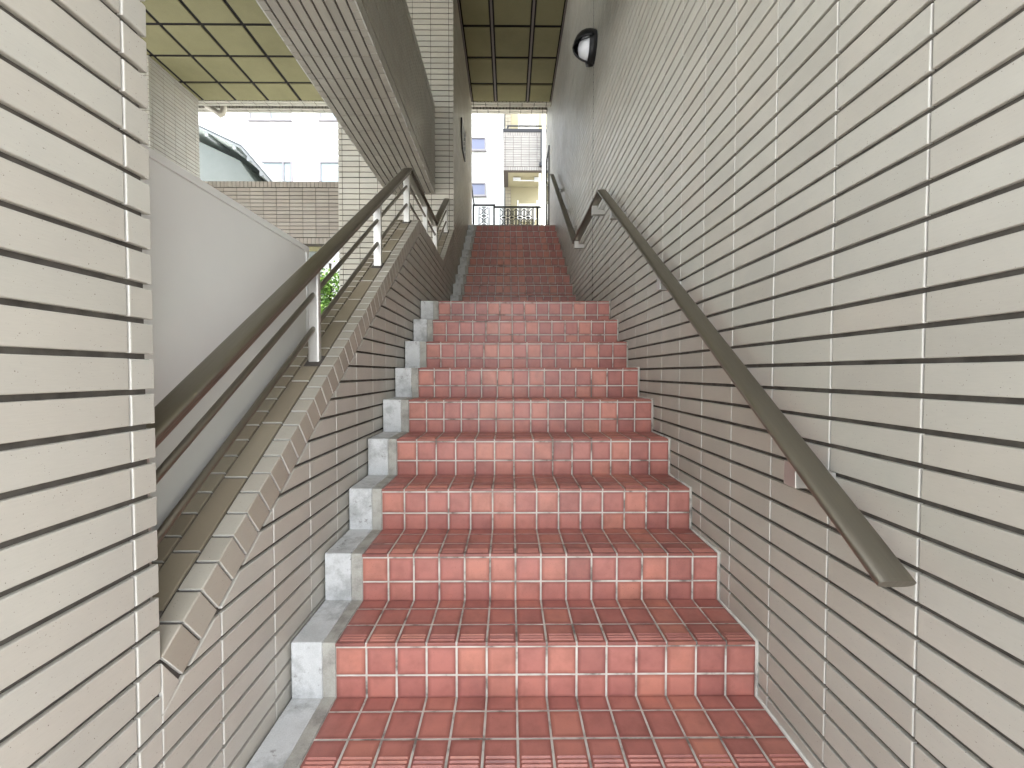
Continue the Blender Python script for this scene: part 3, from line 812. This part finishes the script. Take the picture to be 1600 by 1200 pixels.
# ================================================================== BUILDINGS BEYOND THE LEFT OPENING
wl = thing('white_house', 'large plain white building with aluminium windows beyond the left opening', 'building', loc=(-10, 15, ZG))
m = MB(); m.box(-20, -4.3, 15, 24, ZG, 13.5); rebase(m.build('wall', WPLASTER), wl)
window(wl, -9.2, -7.72, 8.96, 10.1, 15, GLASSC, .06, -8.45); window(wl, -6.72, -5.95, 8.97, 10.1, 15, GLASSC, .06)
window(wl, -8.95, -7.70, 6.3, 7.53, 15, GLASSC, .06, -8.02); window(wl, -6.74, -5.95, 6.3, 7.53, 15, GLASSC, .06)
window(wl, -7.1, -5.6, 1.2, 2.3, 15, GLASSC, .06, -6.3)
m = MB(); m.box(-6.28, -6.22, 14.9, 15, 8.52, 8.66); m.tube([(-6.25, 14.92, 8.6), (-6.30, 14.72, 8.50)], .06, 10)
rebase(m.build('spotlight', GREYP), wl)

hs_ = thing('gabled_house', 'sage green rendered house with grey eaves and rafter ends beyond the left parapet', 'house', loc=(-9.5, 12, ZG))
HY = 11.5
gable = [(-8.9, 6.92), (-7.30, 6.18), (-6.05, 4.70)]
off = .22
m = MB(); m.prism([(-14, ZG), (-6.85, ZG), (-6.85, 4.95), (-7.58, 5.98), (-8.95, 6.62), (-14, 7.0)], 'Y', HY + .35, HY + 5)
rebase(m.build('wall', SAGE), hs_)
m = MB()
th = .05
def seg(a, b, w0, w1, lift, thick, mi=0):
    d = Vector((b[0] - a[0], b[1] - a[1])).normalized(); nn = Vector((-d.y, d.x))
    if nn.y < 0: nn = -nn
    p = [Vector(a) + nn * lift, Vector(b) + nn * lift, Vector(b) + nn * (lift + thick), Vector(a) + nn * (lift + thick)]
    m.prism([tuple(q) for q in p], 'Y', w0, w1, mi)
pts = [(-14, 7.35), (-9.4, 7.0), gable[0], gable[1], gable[2]]
for a, b in zip(pts[:-1], pts[1:]): seg(a, b, HY - .02, HY + 5.2, 0, .035)
rf = m.build('roof', ROOFM); rebase(rf, hs_)
m = MB()
for a, b in zip(pts[:-1], pts[1:]): seg(a, b, HY + .06, HY + 5.1, -.04, .038)
c = m.build('eaves_board', SOFF); c.parent = rf
m = MB()
for a, b in zip(pts[:-1], pts[1:]): seg(a, b, HY, HY + .035, -.05, .049)
c = m.build('barge_board', FASC); c.parent = rf
for px in (-8.25, -7.50, -7.12, -6.78, -6.30):
    zt = None
    for a, b in zip(pts[:-1], pts[1:]):
        if a[0] <= px <= b[0]: zt = a[1] + (b[1] - a[1]) * (px - a[0]) / (b[0] - a[0])
    m = MB(); m.box(px - .04, px + .04, HY + .036, HY + .9, zt - .15, zt - .06)
    r1 = m.build('rafter', WOODG); rebase(r1, hs_)
    m = MB(); m.box(px - .042, px + .042, HY + .018, HY + .0355, zt - .16, zt - .0505)
    c = m.build('rafter_end', FASC); c.parent = r1

# downpipe elbow hanging below the far lintel
dp = MB(); dp.tube([(-6.35, 8.9, 5.62), (-6.02, 8.75, 5.38), (-5.96, 8.72, 5.33), (-5.90, 8.72, 5.36), (-5.88, 8.72, 5.46), (-5.88, 8.74, 5.66)], .055, 14)
tag(dp.build('rain_pipe', PVC), 'short cream rain pipe elbow under the far lintel beside the left pier', 'pipe')

# ================================================================== TREES SEEN THROUGH THE GAP BELOW
def tree(name, label, cx, cy, base, top, rad, nleaf, seed, leaf=.055):
    random.seed(seed)
    t = thing(name, label, 'tree', loc=(cx, cy, base))
    m = MB(); z = base; pts = []
    n = 6
    for i in range(n + 1):
        f = i / n; pts.append((cx + random.uniform(-.06, .06) * f, cy + random.uniform(-.06, .06) * f, base + (top - base) * .75 * f))
    m.tube(pts, .035, 8, smooth=True)
    cl = []
    for i in range(22):
        f = random.uniform(.35, 1); a = random.uniform(0, 2 * pi)
        s = Vector(pts[min(n, int(f * n))]); r = rad * random.uniform(.4, 1)
        e = s + Vector((cos(a) * r, sin(a) * r, random.uniform(.0, .45) * rad + .1))
        mid = (s + e) / 2 + Vector((0, 0, .05)); m.tube([s, mid, e], .009, 6); cl.append(e); cl.append(mid)
    rebase(m.build('trunk', BARK), t)
    k = MB()
    for i in range(nleaf):
        c = random.choice(cl); sd_ = rad * .22
        p = c + Vector((random.gauss(0, sd_), random.gauss(0, sd_), random.gauss(0, sd_)))
        d = Vector((random.gauss(0, 1), random.gauss(0, 1), random.gauss(0, .6))).normalized()
        w = d.cross(Vector((random.gauss(0, 1), random.gauss(0, 1), random.gauss(0, 1)))).normalized()
        l = leaf * random.uniform(.6, 1.3); q = w * l * .28; fold = w.cross(d) * l * .08
        k.add([p - d * l * .5, p + q + fold, p + d * l * .5, p - q + fold], [(0, 1, 2), (0, 2, 3)], 0)
    rebase(k.build('crown', LEAF), t)
tree('garden_tree', 'bright green leafy tree seen through the gap under the far parapet', -4.40, 10.2, ZG, 4.1, .75, 7000, 3, .10)
tree('garden_shrub', 'low green shrub under the tree, seen between the railing bars', -4.25, 9.6, ZG, 2.0, .45, 2200, 5, .08)
random.seed(11)
